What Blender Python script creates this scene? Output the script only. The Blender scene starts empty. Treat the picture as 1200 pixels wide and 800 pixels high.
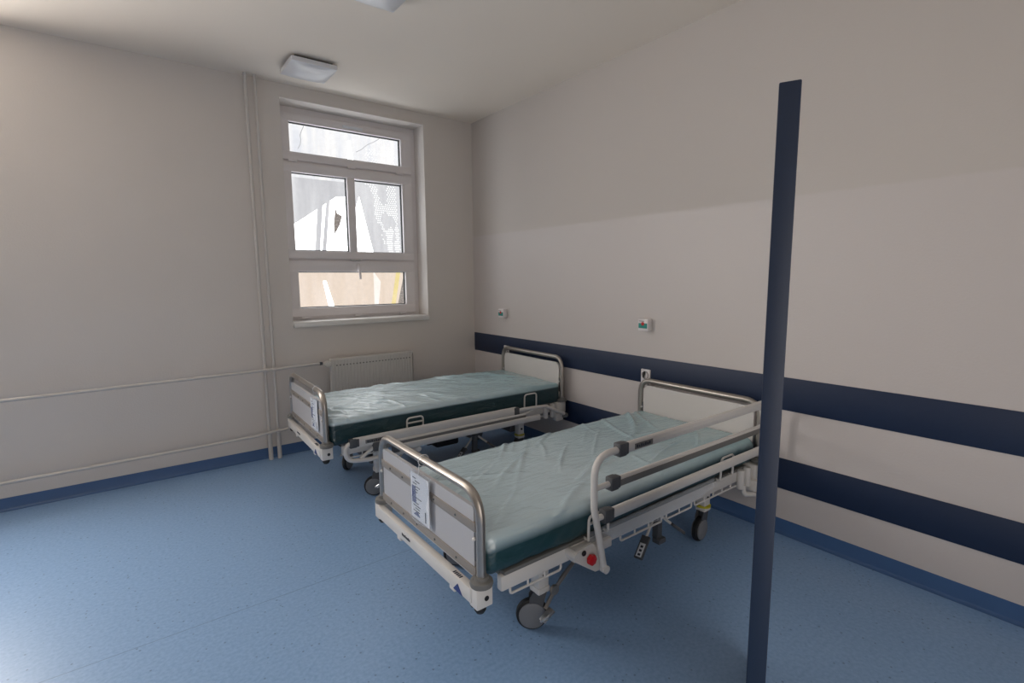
import bpy, bmesh, math, random
from mathutils import Vector, Matrix, noise
random.seed(7)
PI = math.pi
SC = bpy.context.scene
COL = SC.collection

# ------------------------------------------------------------------ materials
def lin(r, g, b):
    f = lambda c: ((c/255)/12.92) if c/255 <= .04045 else (((c/255)+.055)/1.055)**2.4
    return (f(r), f(g), f(b), 1)

def mat(name, col, rough=.5, metal=0, coat=0, coat_rough=.1, bump=0, bscale=60, vary=0, vscale=8, spec=.5, stretch=None):
    m = bpy.data.materials.new(name); m.use_nodes = True
    nt = m.node_tree; b = nt.nodes['Principled BSDF']
    b.inputs['Base Color'].default_value = col
    b.inputs['Roughness'].default_value = rough
    b.inputs['Metallic'].default_value = metal
    b.inputs['Coat Weight'].default_value = coat
    b.inputs['Coat Roughness'].default_value = coat_rough
    b.inputs['Specular IOR Level'].default_value = spec
    tc = nt.nodes.new('ShaderNodeTexCoord')
    src = tc.outputs['Object']
    if stretch:
        mp = nt.nodes.new('ShaderNodeMapping'); mp.inputs['Scale'].default_value = stretch
        nt.links.new(src, mp.inputs['Vector']); src = mp.outputs['Vector']
    if vary:
        n = nt.nodes.new('ShaderNodeTexNoise'); n.inputs['Scale'].default_value = vscale; n.inputs['Detail'].default_value = 4
        nt.links.new(src, n.inputs['Vector'])
        mx = nt.nodes.new('ShaderNodeMix'); mx.data_type = 'RGBA'
        k = 1-vary
        mx.inputs[6].default_value = (col[0]*k, col[1]*k, col[2]*k, 1)
        k = 1+vary
        mx.inputs[7].default_value = (min(1, col[0]*k), min(1, col[1]*k), min(1, col[2]*k), 1)
        nt.links.new(n.outputs['Fac'], mx.inputs[0]); nt.links.new(mx.outputs[2], b.inputs['Base Color'])
    if bump:
        n = nt.nodes.new('ShaderNodeTexNoise'); n.inputs['Scale'].default_value = bscale; n.inputs['Detail'].default_value = 5
        nt.links.new(src, n.inputs['Vector'])
        bp = nt.nodes.new('ShaderNodeBump'); bp.inputs['Strength'].default_value = bump; bp.inputs['Distance'].default_value = .004
        nt.links.new(n.outputs['Fac'], bp.inputs['Height']); nt.links.new(bp.outputs['Normal'], b.inputs['Normal'])
        if coat: nt.links.new(bp.outputs['Normal'], b.inputs['Coat Normal'])
    return m

M = {}
M['wall'] = mat('painted_plaster', (.66, .615, .575, 1), .7, bump=.25, bscale=90, vary=.03, vscale=2)
M['ceiling'] = mat('ceiling_plaster', (.80, .725, .64, 1), .8, bump=.2, bscale=70, vary=.02, vscale=1.5)
M['bounce_cut_wall'] = mat('bounce_cut_beige', (.24, .22, .20, 1), .7, vary=.03)  # unseen wall darkened to cut the light it bounces back
M['far_wall'] = mat('low_bounce_beige', (.50, .46, .42, 1), .7, vary=.03)  # unseen wall greyed to hold back its bounce light
M['navy'] = mat('navy_bumper_strip', lin(20, 38, 68), .5, bump=.15, bscale=200)
M['door_blue'] = mat('navy_door_laminate', lin(16, 32, 56), .5, vary=.05, vscale=20)
M['cove'] = mat('blue_cove_vinyl', lin(66, 98, 142), .4, vary=.06, vscale=6)
M['white_metal'] = mat('white_powder_coat', (.66, .64, .615, 1), .35, vary=.02)
M['shaded_panel'] = mat('shaded_white_laminate', (.46, .46, .48, 1), .45, vary=.015)  # white footboard greyed, the dimmer light there put into its colour
M['pvc'] = mat('white_window_plastic', (.74, .70, .70, 1), .35, vary=.02)
M['lit_head_panel'] = mat('lit_white_laminate', (.66, .63, .61, 1), .45, vary=.015)  # lighter copy of the board white, stronger light put into its colour
M['steel'] = mat('brushed_steel', (.41, .375, .34, 1), .33, metal=.85, vary=.1, vscale=30)
M['taupe'] = mat('taupe_aluminium_strip', lin(150, 143, 136), .45, metal=.3, vary=.04)
M['grey'] = mat('mid_grey_plastic', lin(110, 110, 108), .5, vary=.05)
M['dgrey'] = mat('dark_grey_plastic', lin(78, 80, 84), .5, vary=.06)
M['insert'] = mat('grey_rail_insert', lin(112, 112, 110), .5, vary=.04)
M['black'] = mat('black_rubber', lin(22, 23, 26), .6, vary=.1)
M['wheel'] = mat('grey_wheel_disc', lin(122, 124, 128), .45, vary=.05)
M['red'] = mat('red_plastic', lin(190, 28, 34), .35, vary=.05)
M['yellow'] = mat('yellow_ring', lin(190, 180, 40), .4, vary=.05)
M['teal'] = mat('teal_label', lin(28, 138, 128), .5, vary=.03)
M['ink'] = mat('dark_ink', lin(40, 45, 60), .7, vary=.05)
M['blue_ink'] = mat('blue_ink', lin(40, 60, 120), .6, vary=.05)
M['paper'] = mat('white_paper', (.74, .76, .80, 1), .6, vary=.03)
M['rad'] = mat('radiator_enamel', (.62, .60, .57, 1), .4, vary=.02)
M['pipe'] = mat('painted_pipe', (.58, .55, .52, 1), .45, vary=.03)
M['lamp'] = mat('opal_lamp_cover', (.72, .73, .76, 1), .3, vary=.02, coat=.3)
M['chrome'] = mat('zinc_lever', (.6, .6, .6, 1), .3, metal=1, vary=.1, vscale=20)
M['sillm'] = mat('white_sill', (.74, .72, .69, 1), .35, vary=.02)

def mattress_mat(lo, hi, side, r0=.07):
    m = mat('teal_cover_painted_sheen', lin(104, 146, 150), .5, coat=1, coat_rough=r0, spec=.2)
    m.node_tree.nodes['Principled BSDF'].inputs['Coat IOR'].default_value = 2.5
    nt = m.node_tree; b = nt.nodes['Principled BSDF']
    tc = nt.nodes.new('ShaderNodeTexCoord')
    mp = nt.nodes.new('ShaderNodeMapping'); mp.inputs['Scale'].default_value = (3, 9, 9); mp.inputs['Rotation'].default_value = (0, 0, .5)
    nt.links.new(tc.outputs['Object'], mp.inputs['Vector'])
    n1 = nt.nodes.new('ShaderNodeTexNoise'); n1.inputs['Scale'].default_value = 2.2; n1.inputs['Detail'].default_value = 6; n1.inputs['Distortion'].default_value = 1.2
    nt.links.new(mp.outputs['Vector'], n1.inputs['Vector'])
    mp2 = nt.nodes.new('ShaderNodeMapping'); mp2.inputs['Scale'].default_value = (12, 60, 60); mp2.inputs['Rotation'].default_value = (0, 0, .4)
    nt.links.new(tc.outputs['Object'], mp2.inputs['Vector'])
    n2 = nt.nodes.new('ShaderNodeTexNoise'); n2.inputs['Scale'].default_value = 1.5; n2.inputs['Detail'].default_value = 3; n2.inputs['Distortion'].default_value = .6
    nt.links.new(mp2.outputs['Vector'], n2.inputs['Vector'])
    mu = nt.nodes.new('ShaderNodeMath'); mu.operation = 'MULTIPLY_ADD'; mu.inputs[1].default_value = .12
    nt.links.new(n2.outputs['Fac'], mu.inputs[0]); nt.links.new(n1.outputs['Fac'], mu.inputs[2])
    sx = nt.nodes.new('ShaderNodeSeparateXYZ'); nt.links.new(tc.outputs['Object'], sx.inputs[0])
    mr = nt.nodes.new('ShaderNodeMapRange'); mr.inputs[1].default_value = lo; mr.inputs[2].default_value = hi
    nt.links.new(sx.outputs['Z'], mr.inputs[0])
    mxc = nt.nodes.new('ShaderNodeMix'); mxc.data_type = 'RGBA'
    mxc.inputs[6].default_value = side  # sides painted dark, top pale: shade and film sheen put into colour
    # reflection fading towards the head end, painted into the top colour
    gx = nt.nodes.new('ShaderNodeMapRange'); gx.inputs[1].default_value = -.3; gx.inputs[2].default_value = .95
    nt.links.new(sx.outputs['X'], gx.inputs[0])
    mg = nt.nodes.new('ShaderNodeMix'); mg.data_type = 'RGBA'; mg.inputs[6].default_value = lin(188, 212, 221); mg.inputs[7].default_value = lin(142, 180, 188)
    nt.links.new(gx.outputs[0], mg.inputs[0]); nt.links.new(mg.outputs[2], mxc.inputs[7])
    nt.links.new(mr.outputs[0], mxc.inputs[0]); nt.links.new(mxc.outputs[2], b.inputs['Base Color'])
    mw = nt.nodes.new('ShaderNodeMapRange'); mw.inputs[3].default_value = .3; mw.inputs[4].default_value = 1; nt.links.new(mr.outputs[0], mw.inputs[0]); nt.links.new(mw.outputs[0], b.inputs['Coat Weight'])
    bp = nt.nodes.new('ShaderNodeBump'); bp.inputs['Strength'].default_value = .8; bp.inputs['Distance'].default_value = .016
    nt.links.new(mu.outputs[0], bp.inputs['Height'])
    nt.links.new(bp.outputs['Normal'], b.inputs['Coat Normal'])
    return m
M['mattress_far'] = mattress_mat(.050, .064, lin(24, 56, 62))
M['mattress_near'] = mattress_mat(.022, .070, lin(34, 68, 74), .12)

def clear(name, tint, transp, rough=.05):
    m = bpy.data.materials.new(name); m.use_nodes = True; nt = m.node_tree
    out = nt.nodes['Material Output']; nt.nodes.remove(nt.nodes['Principled BSDF'])
    t = nt.nodes.new('ShaderNodeBsdfTransparent'); t.inputs[0].default_value = tint
    g = nt.nodes.new('ShaderNodeBsdfPrincipled'); g.inputs['Base Color'].default_value = (.75, .8, .85, 1); g.inputs['Roughness'].default_value = rough
    tc = nt.nodes.new('ShaderNodeTexCoord'); n = nt.nodes.new('ShaderNodeTexNoise'); n.inputs['Scale'].default_value = 25
    nt.links.new(tc.outputs['Object'], n.inputs['Vector'])
    mr = nt.nodes.new('ShaderNodeMapRange'); mr.inputs[3].default_value = 1-transp-.03; mr.inputs[4].default_value = 1-transp+.03
    nt.links.new(n.outputs['Fac'], mr.inputs[0])
    x = nt.nodes.new('ShaderNodeMixShader'); nt.links.new(mr.outputs[0], x.inputs[0])
    nt.links.new(t.outputs[0], x.inputs[1]); nt.links.new(g.outputs[0], x.inputs[2]); nt.links.new(x.outputs[0], out.inputs['Surface'])
    return m
M['glass'] = clear('window_glass', (.98, .98, .98, 1), .95)
M['film'] = clear('clear_plastic_film', (.95, .97, 1, 1), .74, .2)

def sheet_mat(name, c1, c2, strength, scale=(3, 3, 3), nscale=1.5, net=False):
    """construction sheeting; its emission stands in for daylight behind it"""
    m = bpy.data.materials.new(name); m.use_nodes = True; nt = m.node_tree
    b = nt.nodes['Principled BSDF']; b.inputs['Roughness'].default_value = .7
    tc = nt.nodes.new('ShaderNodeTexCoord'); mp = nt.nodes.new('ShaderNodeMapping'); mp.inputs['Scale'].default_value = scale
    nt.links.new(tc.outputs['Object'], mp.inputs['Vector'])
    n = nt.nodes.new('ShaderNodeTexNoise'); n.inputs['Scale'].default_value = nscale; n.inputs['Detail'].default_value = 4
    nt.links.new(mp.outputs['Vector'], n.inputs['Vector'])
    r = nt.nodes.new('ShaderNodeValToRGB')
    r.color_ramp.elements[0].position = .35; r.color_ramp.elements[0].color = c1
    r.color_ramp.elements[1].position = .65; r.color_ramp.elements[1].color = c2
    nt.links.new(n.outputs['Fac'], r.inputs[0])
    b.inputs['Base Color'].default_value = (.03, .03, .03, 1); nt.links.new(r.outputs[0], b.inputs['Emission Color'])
    b.inputs['Emission Strength'].default_value = strength  # sheet glows by itself in place of light passing through
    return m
SUN = 1.22  # scales the glow of all sheeting; there is no sun lamp
M['sky_sheet'] = sheet_mat('glowing_white_sheeting', (1, 1, 1, 1), (.93, .97, 1, 1), 3.6*SUN)  # glow raised above the others to light the window reveals
M['grey_sheet'] = sheet_mat('shaded_grey_sheeting', lin(198, 198, 202), lin(228, 228, 230), .86*SUN, (5, 5, .6))  # shade put into the sheeting colour
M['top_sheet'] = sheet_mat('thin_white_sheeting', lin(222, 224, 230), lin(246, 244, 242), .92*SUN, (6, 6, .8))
M['beige_sheet'] = sheet_mat('glowing_beige_sheeting', lin(226, 205, 184), lin(236, 218, 202), .90*SUN, (5, 5, .7))
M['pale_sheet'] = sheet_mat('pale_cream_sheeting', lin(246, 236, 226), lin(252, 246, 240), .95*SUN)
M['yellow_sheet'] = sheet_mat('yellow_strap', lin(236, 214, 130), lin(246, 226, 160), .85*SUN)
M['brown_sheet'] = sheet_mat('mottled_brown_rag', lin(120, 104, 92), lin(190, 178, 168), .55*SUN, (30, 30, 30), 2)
M['net'] = sheet_mat('net_hole_glow', lin(246, 248, 250), lin(255, 255, 255), 1.05*SUN)  # glow for the bright net holes, not the mesh itself
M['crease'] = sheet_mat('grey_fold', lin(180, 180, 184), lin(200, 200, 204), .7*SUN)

def floor_mat():
    m = mat('blue_speckled_vinyl', lin(112, 150, 196), .38, spec=.5)
    nt = m.node_tree; b = nt.nodes['Principled BSDF']
    tc = nt.nodes.new('ShaderNodeTexCoord')
    n = nt.nodes.new('ShaderNodeTexNoise'); n.inputs['Scale'].default_value = 60; n.inputs['Detail'].default_value = 5
    nt.links.new(tc.outputs['Object'], n.inputs['Vector'])
    r = nt.nodes.new('ShaderNodeValToRGB')
    r.color_ramp.elements[0].position = .3; r.color_ramp.elements[0].color = lin(122, 156, 196)
    r.color_ramp.elements[1].position = .7; r.color_ramp.elements[1].color = lin(140, 172, 210)
    nt.links.new(n.outputs['Fac'], r.inputs[0])
    # speckles
    v = nt.nodes.new('ShaderNodeTexVoronoi'); v.inputs['Scale'].default_value = 30; v.inputs['Randomness'].default_value = 1
    nt.links.new(tc.outputs['Object'], v.inputs['Vector'])
    vr = nt.nodes.new('ShaderNodeMapRange'); vr.inputs[1].default_value = .10; vr.inputs[2].default_value = .16; vr.inputs[3].default_value = 1; vr.inputs[4].default_value = 0
    nt.links.new(v.outputs['Distance'], vr.inputs[0])
    sp = nt.nodes.new('ShaderNodeSeparateColor'); nt.links.new(v.outputs['Color'], sp.inputs[0])
    gt = nt.nodes.new('ShaderNodeMath'); gt.operation = 'GREATER_THAN'; gt.inputs[1].default_value = .55
    nt.links.new(sp.outputs[0], gt.inputs[0])
    mu = nt.nodes.new('ShaderNodeMath'); mu.operation = 'MULTIPLY'; nt.links.new(gt.outputs[0], mu.inputs[0]); nt.links.new(vr.outputs[0], mu.inputs[1])
    mu2 = nt.nodes.new('ShaderNodeMath'); mu2.operation = 'MULTIPLY'; mu2.inputs[1].default_value = .55; nt.links.new(mu.outputs[0], mu2.inputs[0])
    mx = nt.nodes.new('ShaderNodeMix'); mx.data_type = 'RGBA'; mx.inputs[7].default_value = lin(46, 66, 96)
    nt.links.new(mu2.outputs[0], mx.inputs[0]); nt.links.new(r.outputs[0], mx.inputs[6])
    # welded seam between two vinyl sheets
    sx = nt.nodes.new('ShaderNodeSeparateXYZ'); nt.links.new(tc.outputs['Object'], sx.inputs[0])
    a = nt.nodes.new('ShaderNodeMath'); a.operation = 'ADD'; a.inputs[1].default_value = 2.24; nt.links.new(sx.outputs['Y'], a.inputs[0])
    ab = nt.nodes.new('ShaderNodeMath'); ab.operation = 'ABSOLUTE'; nt.links.new(a.outputs[0], ab.inputs[0])
    lt = nt.nodes.new('ShaderNodeMath'); lt.operation = 'LESS_THAN'; lt.inputs[1].default_value = .0025; nt.links.new(ab.outputs[0], lt.inputs[0])
    ml = nt.nodes.new('ShaderNodeMath'); ml.operation = 'MULTIPLY'; ml.inputs[1].default_value = .4; nt.links.new(lt.outputs[0], ml.inputs[0])
    mx2 = nt.nodes.new('ShaderNodeMix'); mx2.data_type = 'RGBA'; mx2.inputs[7].default_value = lin(60, 80, 110)
    nt.links.new(ml.outputs[0], mx2.inputs[0]); nt.links.new(mx.outputs[2], mx2.inputs[6])
    nt.links.new(mx2.outputs[2], b.inputs['Base Color'])
    return m
M['floor'] = floor_mat()

def wall_right_mat():
    m = mat('two_tone_wall_paint', (.68, .65, .63, 1), .6, bump=.2, bscale=90)
    nt = m.node_tree; b = nt.nodes['Principled BSDF']
    tc = nt.nodes.new('ShaderNodeTexCoord'); sx = nt.nodes.new('ShaderNodeSeparateXYZ'); nt.links.new(tc.outputs['Object'], sx.inputs[0])
    n = nt.nodes.new('ShaderNodeTexNoise'); n.inputs['Scale'].default_value = 14
    nt.links.new(tc.outputs['Object'], n.inputs['Vector'])
    ad = nt.nodes.new('ShaderNodeMath'); ad.operation = 'MULTIPLY_ADD'; ad.inputs[1].default_value = .012; nt.links.new(n.outputs['Fac'], ad.inputs[0]); nt.links.new(sx.outputs['Z'], ad.inputs[2])
    mr = nt.nodes.new('ShaderNodeMapRange'); mr.inputs[1].default_value = 2.062; mr.inputs[2].default_value = 2.078
    nt.links.new(ad.outputs[0], mr.inputs[0])
    mx = nt.nodes.new('ShaderNodeMix'); mx.data_type = 'RGBA'
    mx.inputs[6].default_value = (.60, .555, .535, 1); mx.inputs[7].default_value = (.575, .532, .498, 1)
    nt.links.new(mr.outputs[0], mx.inputs[0]); nt.links.new(mx.outputs[2], b.inputs['Base Color'])
    mr2 = nt.nodes.new('ShaderNodeMapRange'); mr2.inputs[1].default_value = 2.06; mr2.inputs[2].default_value = 2.08; mr2.inputs[3].default_value = .45; mr2.inputs[4].default_value = .75
    nt.links.new(ad.outputs[0], mr2.inputs[0]); nt.links.new(mr2.outputs[0], b.inputs['Roughness'])
    return m
M['wall_right'] = wall_right_mat()

# ------------------------------------------------------------------ mesh helpers
class MB:
    def __init__(s): s.bm = bmesh.new()
    def merge(s, b, mx=None):
        if mx is not None: bmesh.ops.transform(b, matrix=mx, verts=b.verts)
        me = bpy.data.meshes.new('t'); b.to_mesh(me); b.free(); s.bm.from_mesh(me); bpy.data.meshes.remove(me); return s
    def box(s, x0, x1, y0, y1, z0, z1, bev=0, seg=2, mx=None):
        b = bmesh.new(); bmesh.ops.create_cube(b, size=1)
        for v in b.verts:
            v.co = Vector(((x0+x1)/2+v.co.x*(x1-x0), (y0+y1)/2+v.co.y*(y1-y0), (z0+z1)/2+v.co.z*(z1-z0)))
        if bev: bmesh.ops.bevel(b, geom=b.edges[:], offset=bev, segments=seg, affect='EDGES', profile=.5)
        return s.merge(b, mx)
    def cyl(s, p0, p1, r0, r1=None, n=24, bev=0):
        r1 = r0 if r1 is None else r1
        p0 = Vector(p0); p1 = Vector(p1); d = p1-p0; L = d.length
        b = bmesh.new(); bmesh.ops.create_cone(b, cap_ends=True, segments=n, radius1=r0, radius2=r1, depth=L)
        if bev:
            es = [e for e in b.edges if len(e.link_faces) == 2 and any(len(f.verts) > 4 for f in e.link_faces)]
            bmesh.ops.bevel(b, geom=es, offset=bev, segments=2, affect='EDGES', profile=.5)
        q = d.to_track_quat('Z', 'Y').to_matrix().to_4x4()
        return s.merge(b, Matrix.Translation((p0+p1)/2) @ q)
    def lathe(s, prof, p0=(0, 0, 0), axis=(0, 0, 1), n=32):
        b = bmesh.new(); rings = []
        for r, z in prof:
            rings.append([b.verts.new((max(r, 1e-4)*math.cos(2*PI*i/n), max(r, 1e-4)*math.sin(2*PI*i/n), z)) for i in range(n)])
        for a, c in zip(rings, rings[1:]):
            for i in range(n): b.faces.new((a[i], a[(i+1) % n], c[(i+1) % n], c[i]))
        b.faces.new(list(reversed(rings[0]))); b.faces.new(rings[-1])
        q = Vector(axis).to_track_quat('Z', 'Y').to_matrix().to_4x4()
        return s.merge(b, Matrix.Translation(Vector(p0)) @ q)
    def sweep(s, pts, r=.01, n=12, prof=None, closed=False):
        """tube (or custom profile) along a 3D path, mitred"""
        P = [Vector(p) for p in pts]; N = len(P); b = bmesh.new(); rings = []
        prof = prof or [(r*math.cos(2*PI*i/n), r*math.sin(2*PI*i/n)) for i in range(n)]
        up = None
        for i in range(N):
            if closed: t = (P[(i+1) % N]-P[i-1]).normalized()
            else: t = ((P[min(i+1, N-1)]-P[i]).normalized()+(P[i]-P[max(i-1, 0)]).normalized()).normalized()
            if up is None:
                up = Vector((0, 0, 1)) if abs(t.z) < .9 else Vector((0, 1, 0))
            up = (up-t*up.dot(t)).normalized(); sd = t.cross(up)
            rings.append([b.verts.new(P[i]+sd*a+up*c) for a, c in prof])
        k = len(prof)
        rr = list(zip(rings, rings[1:])) + ([(rings[-1], rings[0])] if closed else [])
        for a, c in rr:
            for i in range(k): b.faces.new((a[i], a[(i+1) % k], c[(i+1) % k], c[i]))
        if not closed:
            b.faces.new(list(reversed(rings[0]))); b.faces.new(rings[-1])
        bmesh.ops.recalc_face_normals(b, faces=b.faces[:])
        return s.merge(b)
    def poly(s, pts, vec):
        b = bmesh.new(); f = b.faces.new([b.verts.new(p) for p in pts])
        e = bmesh.ops.extrude_face_region(b, geom=[f]); vs = [g for g in e['geom'] if isinstance(g, bmesh.types.BMVert)]
        bmesh.ops.translate(b, verts=vs, vec=vec); bmesh.ops.recalc_face_normals(b, faces=b.faces[:])
        return s.merge(b)
    def build(s, name, m, parent=None, smooth=True, loc=None):
        me = bpy.data.meshes.new(name)
        if smooth:
            for f in s.bm.faces: f.smooth = True
            for e in s.bm.edges:
                if len(e.link_faces) == 2 and e.calc_face_angle(0) > .6: e.smooth = False
        s.bm.to_mesh(me); s.bm.free()
        o = bpy.data.objects.new(name, me); COL.objects.link(o)
        me.materials.append(M[m] if isinstance(m, str) else m)
        if parent: o.parent = parent
        if loc: o.location = loc
        return o

def fillet(pts, r, n=6):
    P = [Vector(p) for p in pts]; out = [P[0]]
    for a, b, c in zip(P, P[1:], P[2:]):
        u = (a-b); v = (c-b); rr = min(r, u.length*.49, v.length*.49)
        u.normalize(); v.normalize(); ang = u.angle(v)
        d = min(r/math.tan(ang/2) if ang > .05 else 0, (a-b).length*.49, (c-b).length*.49)
        p0 = b+u*d; p1 = b+v*d
        for i in range(n+1):
            t = i/n; out.append(p0*(1-t)**2*1+b*(2*t*(1-t))*1+p1*t*t)
    out.append(P[-1]); return out

def tag(o, label=None, cat=None, group=None, kind=None):
    if label: o['label'] = label
    if cat: o['category'] = cat
    if group: o['group'] = group
    if kind: o['kind'] = kind
    return o
def empty(name, loc=(0, 0, 0), rz=0):
    o = bpy.data.objects.new(name, None); COL.objects.link(o); o.location = loc; o.rotation_euler = (0, 0, rz)
    o.empty_display_size = .1
    return o
def structure(o): o['kind'] = 'structure'; return o

# ------------------------------------------------------------------ room shell
H = 3.285
XL, YB = -6.0, -5.6
WX0, WX1, WZ0, WZ1 = -1.971, -0.590, 1.215, 3.171      # window opening
OX0, OX1 = -5.35, -4.05                                # added unseen opening for the left fill lamp
structure(MB().box(XL-.2, .2, YB-.2, .4, -.1, 0).build('floor', 'floor', smooth=False))
structure(MB().box(XL-.2, .2, YB-.2, .4, H, H+.15).build('ceiling', 'ceiling', smooth=False))
w = MB()
T = .36
w.box(XL-.2, OX0, 0, T, 0, H).box(OX0, OX1, 0, T, 0, WZ0).box(OX0, OX1, 0, T, WZ1, H)
w.box(OX1, WX0, 0, T, 0, H).box(WX0, WX1, 0, T, 0, WZ0-.05).box(WX0, WX1, 0, T, WZ1, H).box(WX1, .2, 0, T, 0, H)
structure(w.build('wall_back', 'wall', smooth=False))
structure(MB().box(0, .2, YB-.2, 0, 0, H).build('wall_right', 'wall_right', smooth=False))
structure(MB().box(XL-.2, XL, YB, 0, 0, H).build('wall_left', 'bounce_cut_wall', smooth=False))
structure(MB().box(XL, 0, YB-.2, YB, 0, H).build('wall_front', 'far_wall', smooth=False))
# protective navy bands on the right wall
for i, (a, b) in enumerate(((.784, .988), (.285, .479))):
    structure(MB().box(-.006, 0, YB+.02, -.004, a, b, .002).build('trim_%d' % (i+1), 'navy'))
# coved vinyl upstand
def cove(axis):
    pts = [(0, 0), (-.030, 0), (-.016, .003), (-.007, .012), (-.004, .028), (-.003, .09), (0, .09)]
    b = MB()
    if axis == 'back': b.poly([(XL, y, z) for y, z in pts], (-XL, 0, 0))
    else: b.poly([(x, YB, z) for x, z in pts], (0, -YB, 0))
    return b
structure(cove('back').build('baseboard_back', 'cove'))
structure(cove('right').build('baseboard_right', 'cove'))

# ------------------------------------------------------------------ window
win = empty('window_1', ((WX0+WX1)/2, .2, WZ0)); structure(win)
def ring(x0, x1, z0, z1, w_, y0, y1, b=None, wb=None, wt=None):
    b = b or MB(); wb = wb or w_; wt = wt or w_
    def rect(a, c, d, e): return [(a, d), (c, d), (c, e), (a, e)]
    o = rect(x0, x1, z0, z1); i = rect(x0+w_, x1-w_, z0+wb, z1-wt)
    bm = bmesh.new(); vs = {}
    for nm, pl in (('o', o), ('i', i)):
        for y in (y0, y1): vs[nm, y] = [bm.verts.new((px, y, pz)) for px, pz in pl]
    for k in range(4):
        j = (k+1) % 4
        bm.faces.new((vs['o', y0][k], vs['o', y0][j], vs['i', y0][j], vs['i', y0][k]))
        bm.faces.new((vs['o', y1][j], vs['o', y1][k], vs['i', y1][k], vs['i', y1][j]))
        bm.faces.new((vs['o', y0][j], vs['o', y0][k], vs['o', y1][k], vs['o', y1][j]))
        bm.faces.new((vs['i', y0][k], vs['i', y0][j], vs['i', y1][j], vs['i', y1][k]))
    bmesh.ops.recalc_face_normals(bm, faces=bm.faces[:])
    es = [e for e in bm.edges if e.calc_face_angle(0) > .5 and all(abs(v.co.y-y0) < 1e-5 for v in e.verts)]
    bmesh.ops.bevel(bm, geom=es, offset=.006, segments=2, affect='EDGES', profile=.5)
    b.merge(bm); return b
def wpart(b, name, m, parent=win):
    bmesh.ops.translate(b.bm, verts=b.bm.verts, vec=-Vector(win.location)); return b.build(name, m, parent)
fr = ring(WX0-.01, WX1+.01, WZ0-.03, WZ1+.01, .06, .218, .29)
fr.box(WX0+.02, WX1-.02, .221, .285, 2.672, 2.712).box(WX0+.02, WX1-.02, .221, .285, 1.77, 1.808)
wpart(fr, 'window_frame', 'pvc')
SX0, SX1 = -1.932, -.640
def sash(z0, z1, panes, wl, wr):
    b = MB(); yf, yb = .197, .262
    # outer members of the sash and its mullions
    xs = [SX0]+[v for p_ in panes for v in p_[:2]]+[SX1]
    gz0, gz1 = panes[0][2], panes[0][3]
    b.box(SX0, SX1, yf, yb, z0, gz0, .006).box(SX0, SX1, yf, yb, gz1, z1, .006)
    for a, c in zip(xs[0::2], xs[1::2]): b.box(a, c, yf+.0005, yb, gz0-.004, gz1+.004, .006)
    s = wpart(b, 'sash', 'pvc')
    for (x0, x1, a, c) in panes:
        g = ring(x0-.004, x1+.004, a-.004, c+.004, .012, .226, .25); wpart(g, 'gasket', 'black', s)
        g = MB().box(x0-.003, x1+.003, .236, .244, a-.003, c+.003); wpart(g, 'pane', 'glass', s)
    return s
s1 = sash(2.700, 3.118, [(-1.857, -.756, 2.773, 3.042)], .075, .115)
s2 = sash(1.800, 2.682, [(-1.857, -1.340, 1.876, 2.592), (-1.262, -.752, 1.872, 2.582)], .075, .11)
s3 = sash(1.245, 1.782, [(-1.846, -.745, 1.330, 1.676)], .08, .1)
# hinge covers, latch, handle
for x, z in ((-1.84, 2.692), (-1.29, 2.692), (-.78, 2.692), (-1.80, 1.238), (-1.28, 1.238), (-.79, 1.238)):
    wpart(MB().box(x-.04, x+.04, .185, .205, z-.010, z+.010, .004), 'hinge_cover', 'pvc')
wpart(MB().box(-1.36, -1.16, .190, .200, 3.062, 3.088, .003).box(-1.33, -1.30, .184, .192, 3.068, 3.084, .003), 'latch_plate', 'paper')
wpart(MB().box(-1.34, -1.24, .186, .2, 1.785, 1.803, .003), 'latch_plate', 'chrome')
hd = MB().box(-1.285, -1.245, .180, .2, 1.685, 1.755, .008)
hd.sweep(fillet([(-1.265, .19, 1.715), (-1.265, .155, 1.715), (-1.265, .150, 1.60)], .02), .011)
wpart(hd, 'window_handle', 'pvc')
# sill board
sb = MB().box(WX0+.002, WX1-.002, -.03, .222, WZ0-.05, WZ0, .006)
structure(sb.build('trim_3', 'sillm'))

# --- what hangs outside: construction sheeting on the facade
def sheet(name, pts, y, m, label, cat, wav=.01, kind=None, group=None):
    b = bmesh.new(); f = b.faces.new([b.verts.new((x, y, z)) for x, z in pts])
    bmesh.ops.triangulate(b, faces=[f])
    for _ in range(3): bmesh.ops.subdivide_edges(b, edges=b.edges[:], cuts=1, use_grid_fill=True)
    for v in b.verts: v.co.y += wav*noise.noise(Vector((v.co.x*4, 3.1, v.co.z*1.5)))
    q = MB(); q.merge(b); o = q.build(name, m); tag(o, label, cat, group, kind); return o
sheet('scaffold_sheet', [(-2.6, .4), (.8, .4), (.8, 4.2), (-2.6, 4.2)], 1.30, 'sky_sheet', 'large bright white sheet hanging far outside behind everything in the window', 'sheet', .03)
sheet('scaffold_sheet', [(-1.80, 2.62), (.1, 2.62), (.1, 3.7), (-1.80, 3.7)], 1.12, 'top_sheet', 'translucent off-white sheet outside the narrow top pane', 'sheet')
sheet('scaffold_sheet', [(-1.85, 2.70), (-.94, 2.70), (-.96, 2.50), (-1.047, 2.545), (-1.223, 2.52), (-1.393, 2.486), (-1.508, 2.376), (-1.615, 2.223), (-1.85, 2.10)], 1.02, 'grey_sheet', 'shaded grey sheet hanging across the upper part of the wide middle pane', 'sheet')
sheet('scaffold_sheet', [(-.965, 2.79), (-.20, 2.77), (-.20, 1.80), (-.705, 1.80), (-.738, 1.874), (-.817, 2.251), (-.895, 2.568), (-.966, 2.359)], 1.06, 'grey_sheet', 'shaded grey sheet falling diagonally across the narrow middle pane', 'sheet')
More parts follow.
